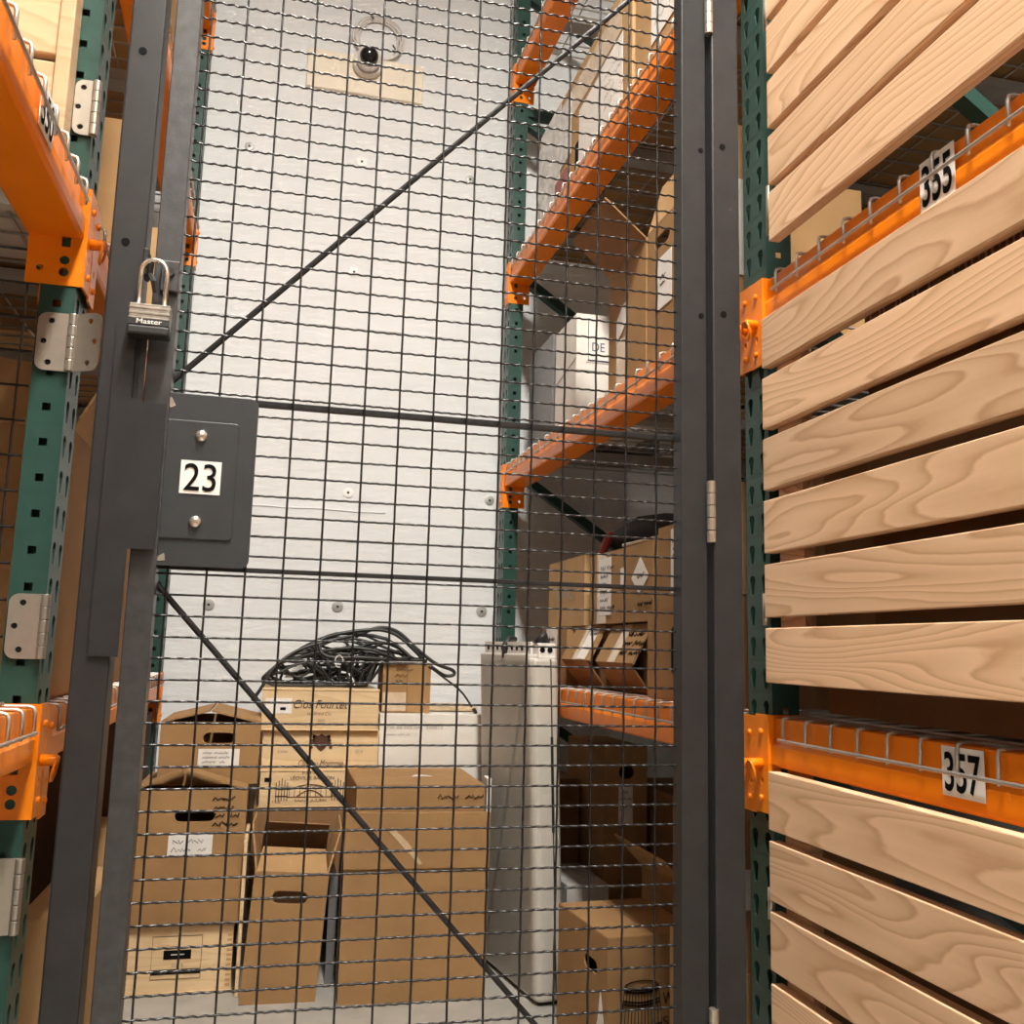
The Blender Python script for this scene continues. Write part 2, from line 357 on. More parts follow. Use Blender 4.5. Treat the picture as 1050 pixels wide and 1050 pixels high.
def upright(label, x, y, s, zph, depth=.96, z1=2.5, braces=((-.15, -.72), (.62, .05), (1.34, .75), (1.94, 1.45), (2.45, 2.02))):
    t = thing('rack_upright', label, 'rack upright', 'green pallet rack uprights')
    obj('column', column(x, y, s, zph, z1), 'teal', t, solid=.0022, weld=True)
    xr = x+s*depth
    obj('column', column(xr, y, -s, zph, z1), 'teal', t, solid=.0022, weld=True)
    for xx, e in ((x, s), (xr, -s)):
        g = G(); g.box(*sorted((xx-e*.02, xx+e*.07)), y-.01, y+.086, -H, -H+.008); obj('foot_plate', g, 'teal', t)
    xa, xb = x+s*.04, xr-s*.04; ym = y+.038
    for za, zb in braces:
        g = G(); g.bar((xa, ym, za), (xb, ym, zb), .034, .03); obj('brace', g, 'teal', t)
    for z in (-.78, 1.97):
        g = G(); g.bar((xa, ym, z), (xb, ym, z), .034, .03); obj('brace', g, 'teal', t)
    return t
def beam(label, a, b, z, s, ends='ab', group='orange rack beams', pins='', sign=None):
    """step beam from a=(x,y) to b; s=+1 right-hand rack, aisle on -X"""
    t = thing('rack_beam', label, 'rack beam', group)
    A, B = Vector((a[0], a[1], 0)), Vector((b[0], b[1], 0)); d = (B-A).normalized()
    out = Vector((d.y, -d.x, 0)); out = out if out.x*s < 0 else -out
    prof = [(0, 0), (0, -.034), (.005, -.043), (.005, -.07), (.001, -.075), (-.069, -.075), (-.072, -.072), (-.072, -.034), (-.032, -.03), (-.032, 0)]
    g = G(); g.loop([[P+out*u+Vector((0, 0, z+v)) for u, v in prof] for P in (A, B)]); obj('beam', g, 'orange', t, bevel=.0025)
    for e in ends:
        P, q = (A, -d) if e == 'a' else (B, d)
        br = thing_bracket(P, q, out, z, t)
        if e in pins:
            c = P+q*.022+out*.012+Vector((0, 0, z-.072))
            g = G(); g.disc(c-out*.006, out, .008, .022, 12, .004)
            u2 = q*.006; g.tube([c+out*.016+Vector((0, 0, -.012))+(q*math.cos(k)+out*.3*math.sin(k))*.011+Vector((0, 0, .016*math.sin(k))) for k in [2*PI*i/14 for i in range(14)]], .0022, 6, True)
            obj('safety_pin', g, 'orange', t, smooth=True)
    return t, A, d, out
def thing_bracket(P, q, out, z, t):
    """angle connector: face plate over the column plus a side wing with holes"""
    g = G(); Z = Vector((0, 0, 1)); z0, z1 = z-.147, z+.004
    g.holed([(0, 0), (.040, 0), (.040, .151), (0, .151)], [[(.02+.004*math.cos(k), .048+.006*math.sin(k)) for k in [2*PI*i/8 for i in range(8)]]],
            lambda u, v: P+q*u+out*.008+Z*(z0+v))
    cir = lambda cx, cy, r: [(cx+r*math.cos(k), cy+r*math.sin(k)) for k in [2*PI*i/14 for i in range(14)]]
    g.holed([(0, 0), (.076, 0), (.076, .151), (0, .151)], [cir(.026, .020, .0068), cir(.026, .038, .0068), [(.020, .058), (.032, .058), (.032, .082), (.020, .082)], cir(.058, .024, .005)],
            lambda u, v: P+q*.001+out*(.008-u)+Z*(z0+v))
    o = obj('bracket', g, 'orange', t, solid=.0035, weld=True)
    g = G()
    for v in (.022, .124):
        g.disc(P+q*.021+out*.0095+Z*(z0+v), out, .0048, .003, 10, .002)
    obj('rivet', g, 'orange', o)
    return o
def deck(label, xf, xr, y0, y1, z, s, tilt=0.0, pitch=.0635):
    """wire deck; xf aisle edge, xr rear edge; tilt = dx per metre of y"""
    t = thing('wire_deck', label, 'wire deck', 'wire shelf decks')
    g = G(); n = int((y1-y0)/pitch); off = ((y1-y0)-n*pitch)/2
    X = lambda x, y: x+tilt*(y-y0)
    for k in range(n+1):
        y = y0+off+k*pitch; xa = X(xf, y)-s*.0095
        g.tube([(xr, y, z+.003), (xa+s*.008, y, z+.003), (xa+s*.002, y, z+.001), (xa, y, z-.005), (xa, y, z-.036)], .0027, 5)
    m = int(abs(xr-xf)/.10)
    for k in range(m+1):
        x = xf+s*(.03+k*.10)
        g.tube([(X(x, y0+.01), y0+.01, z+.0065), (X(x, y1-.01), y1-.01, z+.0065)], .0026, 5)
    g.tube([(X(xf, y0+.01)-s*.0095-s*.004, y0+.01, z-.031), (X(xf, y1-.01)-s*.0095-s*.004, y1-.01, z-.031)], .0027, 5)
    obj('wire_grid', g, 'galv', t, smooth=True)
    c = 3 if y1-y0 > 1 else 2
    for k in range(c):
        y = y0+(y1-y0)*(k+.5)/c
        g = G(); g.box(*sorted((X(xf, y)+s*.034, xr)), y-.028, y+.028, z-.028, z-.001); obj('channel', g, 'channel', t)
    return t

RX, LX = .770, -.310          # aisle faces of the two racks
RB, LB = .737, -.338          # the same at the rear uprights
YN_R, YN_L, YB = 1.370, 1.412, 3.10
upright('green perforated rack column at the gate on the right, holding the slatted doors', RX, YN_R, 1, .222)
upright('green perforated rack column at the gate on the left, carrying loose hinges', LX, YN_L, -1, .222, braces=((-.15, -.72), (2.45, 2.02)))
upright('green rear column of the right rack against the white wall', RB, YB, 1, .13)
upright('green rear column of the left rack against the white wall', LB, YB, -1, .13)
ZL = {'low': -.098, 'mid': .632, 'upper': 1.366, 'top': 2.137}
wl = {'low': 'lowest', 'mid': 'middle', 'upper': 'upper', 'top': 'topmost'}
for k, z in ZL.items():
    beam(f'{wl[k]} orange beam of the right rack inside the cage', (RX, YN_R+.078), (RB, YB-.002), z, 1, 'ab', pins='a' if k in ('low', 'mid') else '')
    beam(f'{wl[k]} orange beam of the left rack inside the cage', (LX, YN_L+.078), (LB, YB-.002), z+(.012 if k == 'mid' else 0), -1, 'ab')
    deck(f'{wl[k]} wire deck of the right rack inside the cage', RX, RX+.95, YN_R+.10, YB-.03, z, 1, (RB-RX)/(YB-YN_R))
    deck(f'{wl[k]} wire deck of the left rack inside the cage', LX, LX-.95, YN_L+.10, YB-.03, z+(.012 if k == 'mid' else 0), -1, (LB-LX)/(YB-YN_L))
def number(txt, y0, y1, ztop, h, s, x, parent):
    fm = frame((x, y1 if s > 0 else y0, ztop-h), (0, -1, 0) if s > 0 else (0, 1, 0), (0, 0, 1)); w = abs(y1-y0)
    p = patch('number_label', 0, 0, w, h, fm, 'paper', parent, t=.001)
    text(txt, w*.07, h*.09, w*.86, h*.80, fm, 'black', p, bold=.018, lift=.002)
for k, z, txt, y0, y1, hh in (('mid', .630, '355', .905, .968, .068), ('low', -.094, '357', .902, .970, .056)):
    t, A, d, out = beam(f'orange beam with the number {txt} between the slatted doors on the right', (RX, -.65), (RX, YN_R-.002), z, 1, 'b', pins='b' if True else '')
    number(txt, y0, y1, z-.002, hh, 1, RX-.0062, t)
    deck(f'wire deck behind the number {txt} beam on the right', RX, RX+.95, -.6, YN_R-.03, z, 1)
t, A, d, out = beam('orange beam with a worn number label at the upper left, nearest the camera', (LX, -.65), (LX, YN_L-.002), .650, -1, 'b', pins='b')
number('350', 1.12, 1.185, .648, .056, -1, LX+.0062, t)
deck('wire deck on the near upper left beam', LX, LX-.95, -.6, YN_L-.03, .650, -1)
beam('orange beam at the lower left edge with a hanging safety pin', (LX, -.65), (LX, YN_L-.002), -.092, -1, 'b', pins='b')
deck('wire deck on the near lower left beam', LX, LX-.95, -.6, YN_L-.03, -.092, -1)

# ---------------------------------------------------------------- slatted doors of the right rack
XB = .745
def slat_door(label, rows, y1, y0=-.62):
    t = thing('slatted_door', label, 'door', 'slatted wooden locker doors')
    for zb, zt in rows:
        g = G(); g.box(XB, XB+.019, y0, y1, zb, zt); obj('board', g, 'board', t, bevel=.0015)
    for y in (y1-.085, .3, y0+.06):
        g = G(); g.box(XB+.0195, XB+.038, y, y+.075 if y < 1 else y1-.015, rows[-1][0]+.012, rows[0][1]-.012); obj('stile', g, 'board', t)
    return t
d1 = slat_door('slatted wooden door above the number 355 beam', [(.674, .758), (.773, .857), (.873, .957), (.973, 1.057), (1.073, 1.157)], 1.316)
d2 = slat_door('slatted wooden door between the number 355 and number 357 beams', [(.467, .550), (.3645, .449), (.264, .348), (.163, .247), (.062, .145), (-.039, .045)][::1][::-1][::-1], 1.345)
d3 = slat_door('slatted wooden door below the number 357 beam', [(-.259, -.173), (-.361, -.275), (-.460, -.377), (-.563, -.479), (-.664, -.58), (-.765, -.681)], 1.342)
def hinge_edge(t, y, z0, z1, x=XB+.006):
    g = G(); g.tube([(x, y, z0), (x, y, z1)], .0052, 10)
    obj('hinge', g, 'chrome', t, smooth=True)
hinge_edge(d1, 1.323, .69, .775); hinge_edge(d1, 1.323, 1.06, 1.12); hinge_edge(d2, 1.352, .05, .10); hinge_edge(d3, 1.348, -.39, -.345)

# ---------------------------------------------------------------- left partition of pine slats above the near beam
t = thing('slat_partition', 'pale pine slat partition above the upper left beam', 'partition')
for k in range(6):
    zb = .728+k*.105-.0; g = G(); g.box(-.86, -.357, 1.372, 1.390, zb-.0, zb+.095); obj('board', g, 'slat', t, bevel=.003)
g = G(); g.box(-.357, -.3365, 1.366, 1.405, .665, 1.36); obj('stile', g, 'slat', t, bevel=.002)
def butt_hinge(label, xk, z0, z1, yface, wl_, wr, x_tilt=0, wave=0):
    """two-leaf hinge with rounded corners; knuckle at xk; leaves to the left and right"""
    t = thing('butt_hinge', label, 'hinge', 'loose hinges on the left rack column'); h = z1-z0; cz = (z0+z1)/2
    def leaf(x0, x1, y, rot):
        r = .013; sgn = 1 if x1 > x0 else -1; wd = abs(x1-x0); p = [(0, -h/2), (wd-r, -h/2)]
        p += [(wd-r+r*math.sin(a), -h/2+r-r*math.cos(a)) for a in [PI/2*k/6 for k in range(1, 7)]]
        p += [(wd-r+r*math.cos(a), h/2-r+r*math.sin(a)) for a in [PI/2*k/6 for k in range(0, 7)]] + [(0, h/2)]
        hol = [[(wd*fx+.0042*math.cos(k), h*fz+.0042*math.sin(k)) for k in [2*PI*i/12 for i in range(12)]] for fx, fz in ((.62, .36), (.80, 0), (.62, -.36))]
        g = G(); g.holed(p, hol, lambda u, v: (x0+sgn*u*math.cos(rot), y-u*math.sin(rot), cz+v)); return obj('leaf', g, 'chrome', t, solid=.0026)
    if wl_: leaf(xk, xk-wl_, yface-.003, 0)
    if wr: leaf(xk, xk+wr, yface-.003, wave)
    for k in range(5):
        g = G(); g.disc((xk, yface-.005, z0+k*h/5+.0006), (0, 0, 1), .0062, h/5-.0012, 14); obj('knuckle', g, 'chrome', t, smooth=False, bevel=.0006)
    if wl_:
        g = G()
        for fx, fz in ((.62, .36), (.80, 0), (.62, -.36)): g.disc((xk-wl_*fx, yface-.0022, cz+h*fz), (0, -1, 0), .0036, .0004, 12)
        obj('screw', g, 'lens', t)
    return t
butt_hinge('satin nickel hinge with both rounded leaves spread open on the left column', -.3075, .375, .460, YN_L-.002, .046, .048, 0, .5)
butt_hinge('satin nickel hinge low on the left green column above the lower beam', -.3075, -.028, .060, YN_L-.002, .046, 0)
butt_hinge('satin nickel hinge beside the pine slat stile at the upper left', -.3060, .735, .822, YN_L-.002, .030, 0)
butt_hinge('satin nickel hinge at the lower left picture edge below the orange bracket', -.3075, -.383, -.287, YN_L-.002, .046, 0)

# wire partition behind the left column
t = thing('wire_partition', 'dark wire partition beside the left green column', 'wire partition')
g = G()
for k in range(26): z = -.07+k*.0505-.03; (g.tube([(-1.2, 1.425, z), (-.362, 1.425, z)], .0018, 5) if z < .6 else None)
for k in range(8): x = -.378-k*.1016; g.tube([(x, 1.428, -.085), (x, 1.428, .60)], .0018, 5)
obj('wire_grid', g, 'wire', t)

# ---------------------------------------------------------------- the gate
YM = 1.352
gate = thing('wire_mesh_gate', 'charcoal wire mesh gate with the number 23 lock plate', 'gate')
ZG0, ZG1 = -.84, 1.22
g = G(); g.box(-.194, -.160, 1.327, 1.362, ZG0, ZG1); obj('stile', g, 'stile', gate, bevel=.0015)
g = G(); g.box(.597, .640, 1.330, 1.362, ZG0, ZG1); obj('stile', g, 'steel', gate, bevel=.0015)
for z in (ZG0, ZG1-.035):
    g = G(); g.box(-.1605, .5975, 1.332, 1.362, z, z+.035); obj('rail', g, 'steel', gate, bevel=.0015)
g = G()
for c in range(-7, 8):
    x = .208+.0508*c; pts = []
    n = 220
    for i in range(n+1):
        z = ZG0+.02+(ZG1-ZG0-.04)*i/n; pts.append((x, YM+.0010*math.sin((z-.99)/.0285*PI), z))
    g.tube(pts, .00165, 5)
for r in range(-8, 65):
    z = 1.004-.0285*r
    if z < ZG0+.02 or z > ZG1-.02: continue
    n = 144; pts = [(-.165+.77*i/n, YM+(.0019)*math.sin((-.165+.77*i/n-.208)/.0508*2*PI*3+(r % 2)*PI), z) for i in range(n+1)]
    g.tube(pts, .00165, 5)
obj('wire_mesh', g, 'wire', gate, smooth=True)
for a, b, w in (((.60, 1.186), (-.165, .361), .007), ((-.165, .081), (.60, -.752), .0065)):
    g = G(); g.bar((a[0], YM+.0115, a[1]), (b[0], YM+.0115, b[1]), .008, w*1.15, up=(0, -1, 0)) if False else g.tube([(a[0], YM+.0115, a[1]), (b[0], YM+.0115, b[1])], w*.66, 8)
    obj('diagonal_brace', g, 'steel', gate)
for z, hz_ in ((.341, .0045), (.1015, .0032)):
    g = G(); g.box(-.161, .598, YM+.006, YM+.016, z-hz_, z+hz_); obj('cross_bar', g, 'steel', gate, bevel=.001)
def rr(x0, x1, z0, z1, r, y0, t, corners='tr br tl bl'):
    p = []
    for cx, cz, a0, k in ((x1-r, z0+r, -90, 'br'), (x1-r, z1-r, 0, 'tr'), (x0+r, z1-r, 90, 'tl'), (x0+r, z0+r, 180, 'bl')):
        if k in corners: p += [(cx+r*math.cos(math.radians(a0+15*i)), y0, cz+r*math.sin(math.radians(a0+15*i))) for i in range(7)]
        else: p.append((x1 if 'r' in k else x0, y0, z1 if 't' in k else z0))
    g = G(); g.prism(p, (0, t, 0)); return g
lp = obj('lock_plate', rr(-.176, -.042, .101, .340, .012, 1.333, .004, 'tr br'), 'plate', gate, bevel=.0008)
pad = obj('raised_pad', rr(-.176, -.066, .138, .302, .006, 1.3305, .0025, 'tr br'), 'plate', lp, bevel=.0012)
for z in (.281, .162):
    g = G(); g.disc((-.1155, 1.3305, z), (0, -1, 0), .0085, .001, 20, .0055); obj('bolt', g, 'bolt', lp, smooth=True)
for pts in ([(-.166, .336), (-.158, .333), (-.152, .322), (-.158, .318), (-.168, .327)], [(-.160, .113), (-.152, .118), (-.150, .108), (-.163, .106)], [(-.172, .322), (-.168, .324), (-.169, .316)]):
    g = G(); g.prism([(x, 1.3329, z) for x, z in pts], (0, -.0004, 0)); obj('paint_chip', g, 'bolt', lp)
fm = frame((-.139, 1.3303, .200), (1, 0, 0), (0, 0, 1))
p = patch('number_label', 0, 0, .053, .046, fm, 'paper', lp, t=.0006)
text('23', .005, .004, .042, .038, fm, 'black', p, bold=.004, lift=.0018)
for z0, z1 in ((.172, .269), (1.028, 1.125), (-.60, -.50)):
    g = G(); n = 5
    for k in range(n): g.disc((.6425, 1.321, z0+(z1-z0)*k/n+.0006), (0, 0, 1), .0072, (z1-z0)/n-.0012, 14)
    obj('hinge', g, 'chrome', gate)
for z in (.823, .539):
    g = G(); g.disc((.631, 1.3298, z), (0, -1, 0), .0045, .0006, 12); obj('bolt_hole', g, 'black', gate)
# fixed posts
t = thing('gate_post', 'charcoal square gate post with hinges on the right of the mesh', 'post', 'fixed gate posts')
g = G(); g.box(.6455, .694, 1.318, 1.366, -H, 2.3); obj('post', g, 'steel', t, bevel=.003)
for z in (.828, .541):
    g = G(); g.disc((.664, 1.3178, z), (0, -1, 0), .0052, .0006, 16); obj('bolt_hole', g, 'black', t)
t = thing('gate_post', 'charcoal square gate post on the left with the padlocked strike plate', 'post', 'fixed gate posts')
g = G(); g.box(-.252, -.2065, 1.318, 1.366, -H, 2.3); obj('post', g, 'steel', t, bevel=.003)
g = G(); g.holed([(-.233, -.021), (-.1965, -.021), (-.1965, .12), (-.1625, .12), (-.1625, .318), (-.1932, .318), (-.1932, .43), (-.233, .43)],
                 [[(-.208, .322), (-.2, .322), (-.2, .42), (-.208, .42)]], lambda u, v: (u, 1.316, v)); obj('strike_plate', g, 'steel', t, solid=.004)
for z in (.828, .542):
    g = G(); g.disc((-.2325, 1.3178, z), (0, -1, 0), .0056, .0006, 16); obj('bolt_hole', g, 'black', t)
g = G(); g.box(-.2064, -.1965, 1.321, 1.331, .30, .44); obj('dark_slot_backing', g, 'steel', t)  # added dark backing so the strike plate slot looks dark
g = G(); g.box(-.206, -.199, 1.300, 1.33, .492, .53); obj('lug', g, 'steel', t, bevel=.002)
g = G(); g.box(-.184, -.160, 1.318, 1.3268, .478, .523); lg = obj('hasp_lug', g, 'stile', gate, bevel=.002)
g = G(); g.disc((-.172, 1.318, .505), (0, -1, 0), .007, .004, 6); obj('bolt', g, 'steel', lg)
# padlock
t = thing('padlock', 'laminated steel padlock hanging on the left gate post', 'padlock')
y0, y1 = 1.287, 1.312
for k in range(8):
    zb = .417+k*.0037; g = G(); e = .0005*(k % 2)
    g.box(-.2155+e, -.1635-e, y0+e, y1, zb, zb+.0037); obj('laminated_plate', g, 'lockbody' if k > 2 else 'lockbody', t, bevel=.0006)
g = G(); g.box(-.2165, -.1625, y0-.002, y1, .4035, .4165); bp = obj('bumper', g, 'dark', t, bevel=.003)
fm = frame((-.2165, y0-.0008, .4165), (1, 0, 0), (0, 0, 1))
pp = patch('name_band', .001, .0003, .053, .009, fm, 'dark', t)
text('Master', .012, .0015, .032, .0066, fm, 'paper', pp, bold=.01)
g = G(); cx, cz, r = -.1895, .495, .0165
g.tube([(cx-r, 1.2995, .446)]+[(cx+r*math.cos(a), 1.2995, cz+r*1.1*math.sin(a)) for a in [PI-PI*k/12 for k in range(13)]]+[(cx+r, 1.2995, .446)], .0036, 10)
obj('shackle', g, 'bolt', t, smooth=True)
g = G(); g.tube([(cx-.004, 1.2995, cz+.02), (cx-.006, 1.305, cz), (cx, 1.3, cz-.012), (cx+.003, 1.305, cz-.026)], .004, 6); obj('chain_link', g, 'dark', t)

# ---------------------------------------------------------------- left floor stack
def crate(name, label, org, size, yaw=0, tilt=0, lid=False, joint=False):
    w, d, h = size; T = Matrix.Translation(org) @ Matrix.Rotation(math.radians(yaw), 4, 'Z')
    t = thing(name, label, 'crate', None)
    g = G(); g.box(0, w, 0, .010, .004, h-.006); obj('end_panel', g, 'crate', t, T, bevel=.001)
    g = G(); g.box(0, w, d-.01, d, .004, h-.006); obj('end_panel', g, 'crate', t, T, bevel=.001)
    for a, b in ((0, .009), (w-.009, w)):
        g = G(); g.box(a, b, .0105, d-.0105, .004, h-.006); obj('side_panel', g, 'crate', t, T, bevel=.001)
    g = G(); g.box(-.002, w+.002, -.002, d+.002, h-.006, h); obj('lid', g, 'crate', t, T, bevel=.0015)
    g = G(); g.box(-.002, w+.002, -.002, d+.002, 0, .004); obj('base', g, 'crate', t, T, bevel=.001)
    if joint:
        g = G(); n = 11
        for k in range(n):
            z = .012+(h-.03)*k/n
            for x in (.002, w-.014): g.box(x, x+.012, -.0012, .004, z, z+(h-.03)/n*.5)
        obj('finger_joint', g, 'brownink_light', t, T)
    return t, T @ frame((0, 0, 0), (1, 0, 0), (0, 0, 1)), T
M['brownink_light'] = mat('end_grain_wood', (.50, .31, .15), .7)
t, F, T = crate('wine_crate', 'pine wine crate on the floor under two brown cartons, black mark on its end', (-.325, 2.655, -.88), (.266, .42, .163), joint=True)
g = G(); g.tube([(.07, -.0008, .035), (.19, -.0008, .035), (.19, -.0008, .138), (.07, -.0008, .138)], .0008, 4, True); obj('printed_frame', g, 'brownink', t, T)
p = patch('printed_mark', .098, .082, .165, .104, F, 'black', t); patch('printed_line', .116, .0925, .148, .0945, F, 'paper', p, t=.0016)
p = patch('printed_band', .070, .046, .19, .058, F, 'black', t)
text('---', .10, .0515, .06, .0012, F, 'paper', p, lift=.002)
text('2016', .118, .064, .03, .008, F, 'greyink', t)
t, F, L, T = carton('cardboard_box', 'brown carton with open peaked flaps, white label and black list, on the pine crate', (-.327, 2.64, -.712), (.279, .36, .334), 0, 'card', ('peak', .118, .048, .085),
                    slots=[(.153, .268, .100, .028)])
lab = patch('paper_label', .092, .170, .201, .222, F, 'paper', t); scribble(.10, .176, .09, .04, 2, F, lab, seed=4)
scribble(.195, .238, .072, .085, 4, F, t, seed=9, r=.0016)
t, F, L, T = carton('cardboard_box', 'brown carton with white label on top of the left stack', (-.284, 2.74, -.377), (.258, .33, .163), 0, 'card', ('peak', .125, .030), slots=[(.151, .121, .082, .028)])
lab = patch('paper_label', .100, .048, .208, .092, F, 'paper', t); scribble(.112, .052, .07, .036, 3, F, lab, seed=14)

# ---------------------------------------------------------------- middle stack
t, F, L, T = carton('cardboard_box', 'narrow leaning open-topped carton with a hand hole in front of the wine crates', (-.033, 2.545, -.877), (.182, .30, .312), -2, 'card', 'open', slots=[(.092, .254, .088, .030)], tilt=3.6)
g = G(); g.holed([(.002, 0), (.178, 0), (.172, .10), (.008, .10)], [], lambda u, v: (u+.001, .002+v*1.5, .312+v*.30)); obj('front_flap', g, 'cardlight', t, T, solid=.004)
g = G(); g.holed([(0, 0), (.18, 0), (.178, .085), (.004, .085)], [], lambda u, v: (u+.001, .298-v*.95, .312+v)); obj('back_flap', g, 'carddark', t, T, solid=.004)  # darker card paints in the shade on this flap
g = G(); g.box(.004, .178, .024, .028, .003, .30); obj('shade_insert', g, 'carddark', t, T)  # added insert that keeps the hand hole dark
for x, e in ((.001, -1), (.181, 1)):
    g = G(); g.holed([(0.02, 0), (.27, 0), (.26, .105), (.06, .105)], [], lambda u, v: (x+e*v*.22, u, .312+v)); obj('side_flap', g, 'cardlight', t, T, solid=.004)
t, F, L, T = carton('cardboard_box', 'plain brown carton standing behind the narrow open carton, under the wine crates', (-.03, 2.885, -.88), (.30, .32, .414), 0, 'carddark')
t, F, T = crate('wine_crate', 'pine wine crate printed with iron gates, lowest of three in the middle stack', (-.018, 2.88, -.465), (.280, .34, .107))
text('L\u00c9OVILLE BARTON', .085, .078, .125, .012, F, 'brownink', t); text('SAINT-JULIEN', .10, .014, .09, .009, F, 'brownink', t)
text('ESTAT', .118, .094, .055, .006, F, 'brownink', t)
g = G()
for x in (.062, .222):
    for k in range(5): g.box(x-.016+k*.008-.0012, x-.016+k*.008+.0012, -.0012, .001, .018, .070+.012*(1-abs(k-2)/2))
    g.box(x-.018, x+.018, -.0012, .001, .050, .053); g.box(x-.018, x+.018, -.0012, .001, .030, .033)
for k in range(9): g.box(.083+k*.015, .0835+k*.015+.001, -.0012, .001, .030, .052+.012*math.sin(PI*k/8))
g.tube([(.08+.125*k/12, -.001, .050+.014*math.sin(PI*k/12)) for k in range(13)], .0014, 4)
g.tube([(.105+.075*k/12, -.001, .030+.018*math.sin(PI*k/12)) for k in range(13)], .0016, 4)
g.box(.08, .205, -.0012, .001, .028, .030)
obj('printed_gate', g, 'brownink', t, T)
patch('barcode', .012, .072, .032, .084, F, 'black', t)
text('13,5', .038, .012, .022, .008, F, 'brownink', t)
t, F, T = crate('wine_crate', 'pine wine crate with a dark crest, second from the top of the middle stack', (-.018, 2.895, -.357), (.337, .33, .108))
t2 = t
g = G()
g.prism([(.168+a, -.0013, .068+b) for a, b in ((-.026, .030), (-.022, .004), (-.010, -.012), (0, -.020), (.010, -.012), (.022, .004), (.026, .030), (.010, .024), (0, .032), (-.010, .024))], (0, .001, 0))
for e in (-1, 1):
    for k in range(4): g.disc((.168+e*(.028-.002*k), -.0013, .060+.010*k), (0, 1, 0), .005, .001, 8)
obj('printed_crest', g, 'brownink', t, T)
text('Ch\u00e2teau Montrose', .105, .006, .13, .018, F, 'brownink', t, shear=.35); text('2016', .268, .045, .022, .010, F, 'greyink', t); text('6 btles', .045, .045, .028, .009, F, 'greyink', t)
t, F, T = crate('wine_crate', 'pine wine crate with red script under the black cable heap', (-.026, 2.88, -.247), (.339, .34, .121))
text('Clos Fourtet', .090, .064, .158, .024, F, 'brownink', t, shear=.3); text('1er Grand Cru', .13, .044, .07, .009, F, 'brownink', t, shear=.3); text('2016', .162, .026, .020, .006, F, 'brownink', t)
p = patch('paper_label', .010, .048, .085, .092, F, 'paper', t); patch('barcode', .052, .058, .068, .066, F, 'black', p, t=.0016)
# black cable heap
t = thing('cable_heap', 'tangled heap of black cables on the top wine crate', 'cables')
rn = random.Random(11)
def hz(x):      # silhouette of the heap
    u = min(1, max(0, (x+.03)/.50)); return -.126+.185*(math.sin(PI*min(1, u*.95+.03))**.75)*(.75+.35*u)
for k in range(34):
    g = G(); cx = rn.uniform(.04, .40); w = rn.uniform(.05, .20); zt = min(hz(cx), hz(cx-w*.5)+.03, hz(min(.46, cx+w*.5))+.03)
    zc = rn.uniform(-.115, max(-.11, zt-.02)); hh = max(.012, min(.05, zt-zc)); y = rn.uniform(2.93, 3.12); ph = rn.uniform(0, 6); tw = rn.uniform(-.5, .5)
    pts = []
    for i in range(22):
        a = 2*PI*i/22
        x_ = min(.46, max(-.03, cx+w*math.cos(a))); z_ = max(-.119, zc+hh*math.sin(a)+.01*math.sin(3*a+ph)); z_ = min(z_, max(-.118, hz(x_)))
        z_ = max(z_, -.036) if x_ > .30 else z_
        pts.append((x_, y+tw*w*.4*math.sin(a+ph), z_))
    g.tube(pts, rn.choice((.0038, .0048, .0058)), 7, True); obj('cable', g, 'cable', t, smooth=True)
for pts, r in (([(-.055, 2.9, -.165), (-.03, 2.90, -.125), (.0, 2.91, -.07), (.06, 2.93, -.02), (.14, 2.94, .01), (.24, 2.95, .035)], .005),
               ([(.10, 2.95, .0), (.18, 2.95, .035), (.29, 2.95, .053), (.36, 2.95, .042), (.42, 2.94, -.005), (.46, 2.94, -.045)], .0055),
               ([(.24, 2.97, .03), (.31, 2.97, .06), (.37, 2.97, .05), (.43, 2.96, .0), (.49, 2.95, -.045), (.545, 2.95, -.065), (.55, 2.95, -.08), (.52, 2.95, -.082), (.475, 2.94, -.055)], .0055),
               ([(.47, 2.94, -.055), (.52, 2.945, -.09), (.575, 2.95, -.13), (.612, 2.95, -.178)], .0032)):
    g = G(); P = [Vector(p) for p in pts]; q = []
    for i in range(len(P)-1):
        for k in range(6):
            u = k/6; a, b, c, d = P[max(i-1, 0)], P[i], P[i+1], P[min(i+2, len(P)-1)]
            q.append(.5*((2*b)+(c-a)*u+(2*a-5*b+4*c-d)*u*u+(3*b-a-3*c+d)*u**3))
    q.append(P[-1]); g.tube(q, r, 8); obj('cable', g, 'cable', t, smooth=True)
g = G(); g.disc((.617, 2.95, -.183), (.5, 0, -.8), .006, .018, 8); obj('plug', g, 'dark', t)
g = G(); g.tube([(.19+.012*math.cos(a), 2.90, -.045+.018*math.sin(a)) for a in [2*PI*i/10*.8 for i in range(11)]], .0016, 5)
g.tube([(.22, 2.90, -.08), (.235, 2.895, -.10), (.24, 2.9, -.115)], .0022, 5); obj('cable_tie', g, 'paper', t)
g = G(); g.prism([(.035, 3.0, -.10), (.085, 3.0, -.05), (.095, 3.0, -.10)], (0, .06, 0)); obj('paper_tag', g, 'paper', t)

g = G(); g.box(-.0465, -.037, 2.60, 2.84, -.88, -.50); o = obj('pine_board', g, 'crate', bevel=.002); thing_tags(o, 'upright pine board wedged between the left stack and the narrow open carton', 'board')
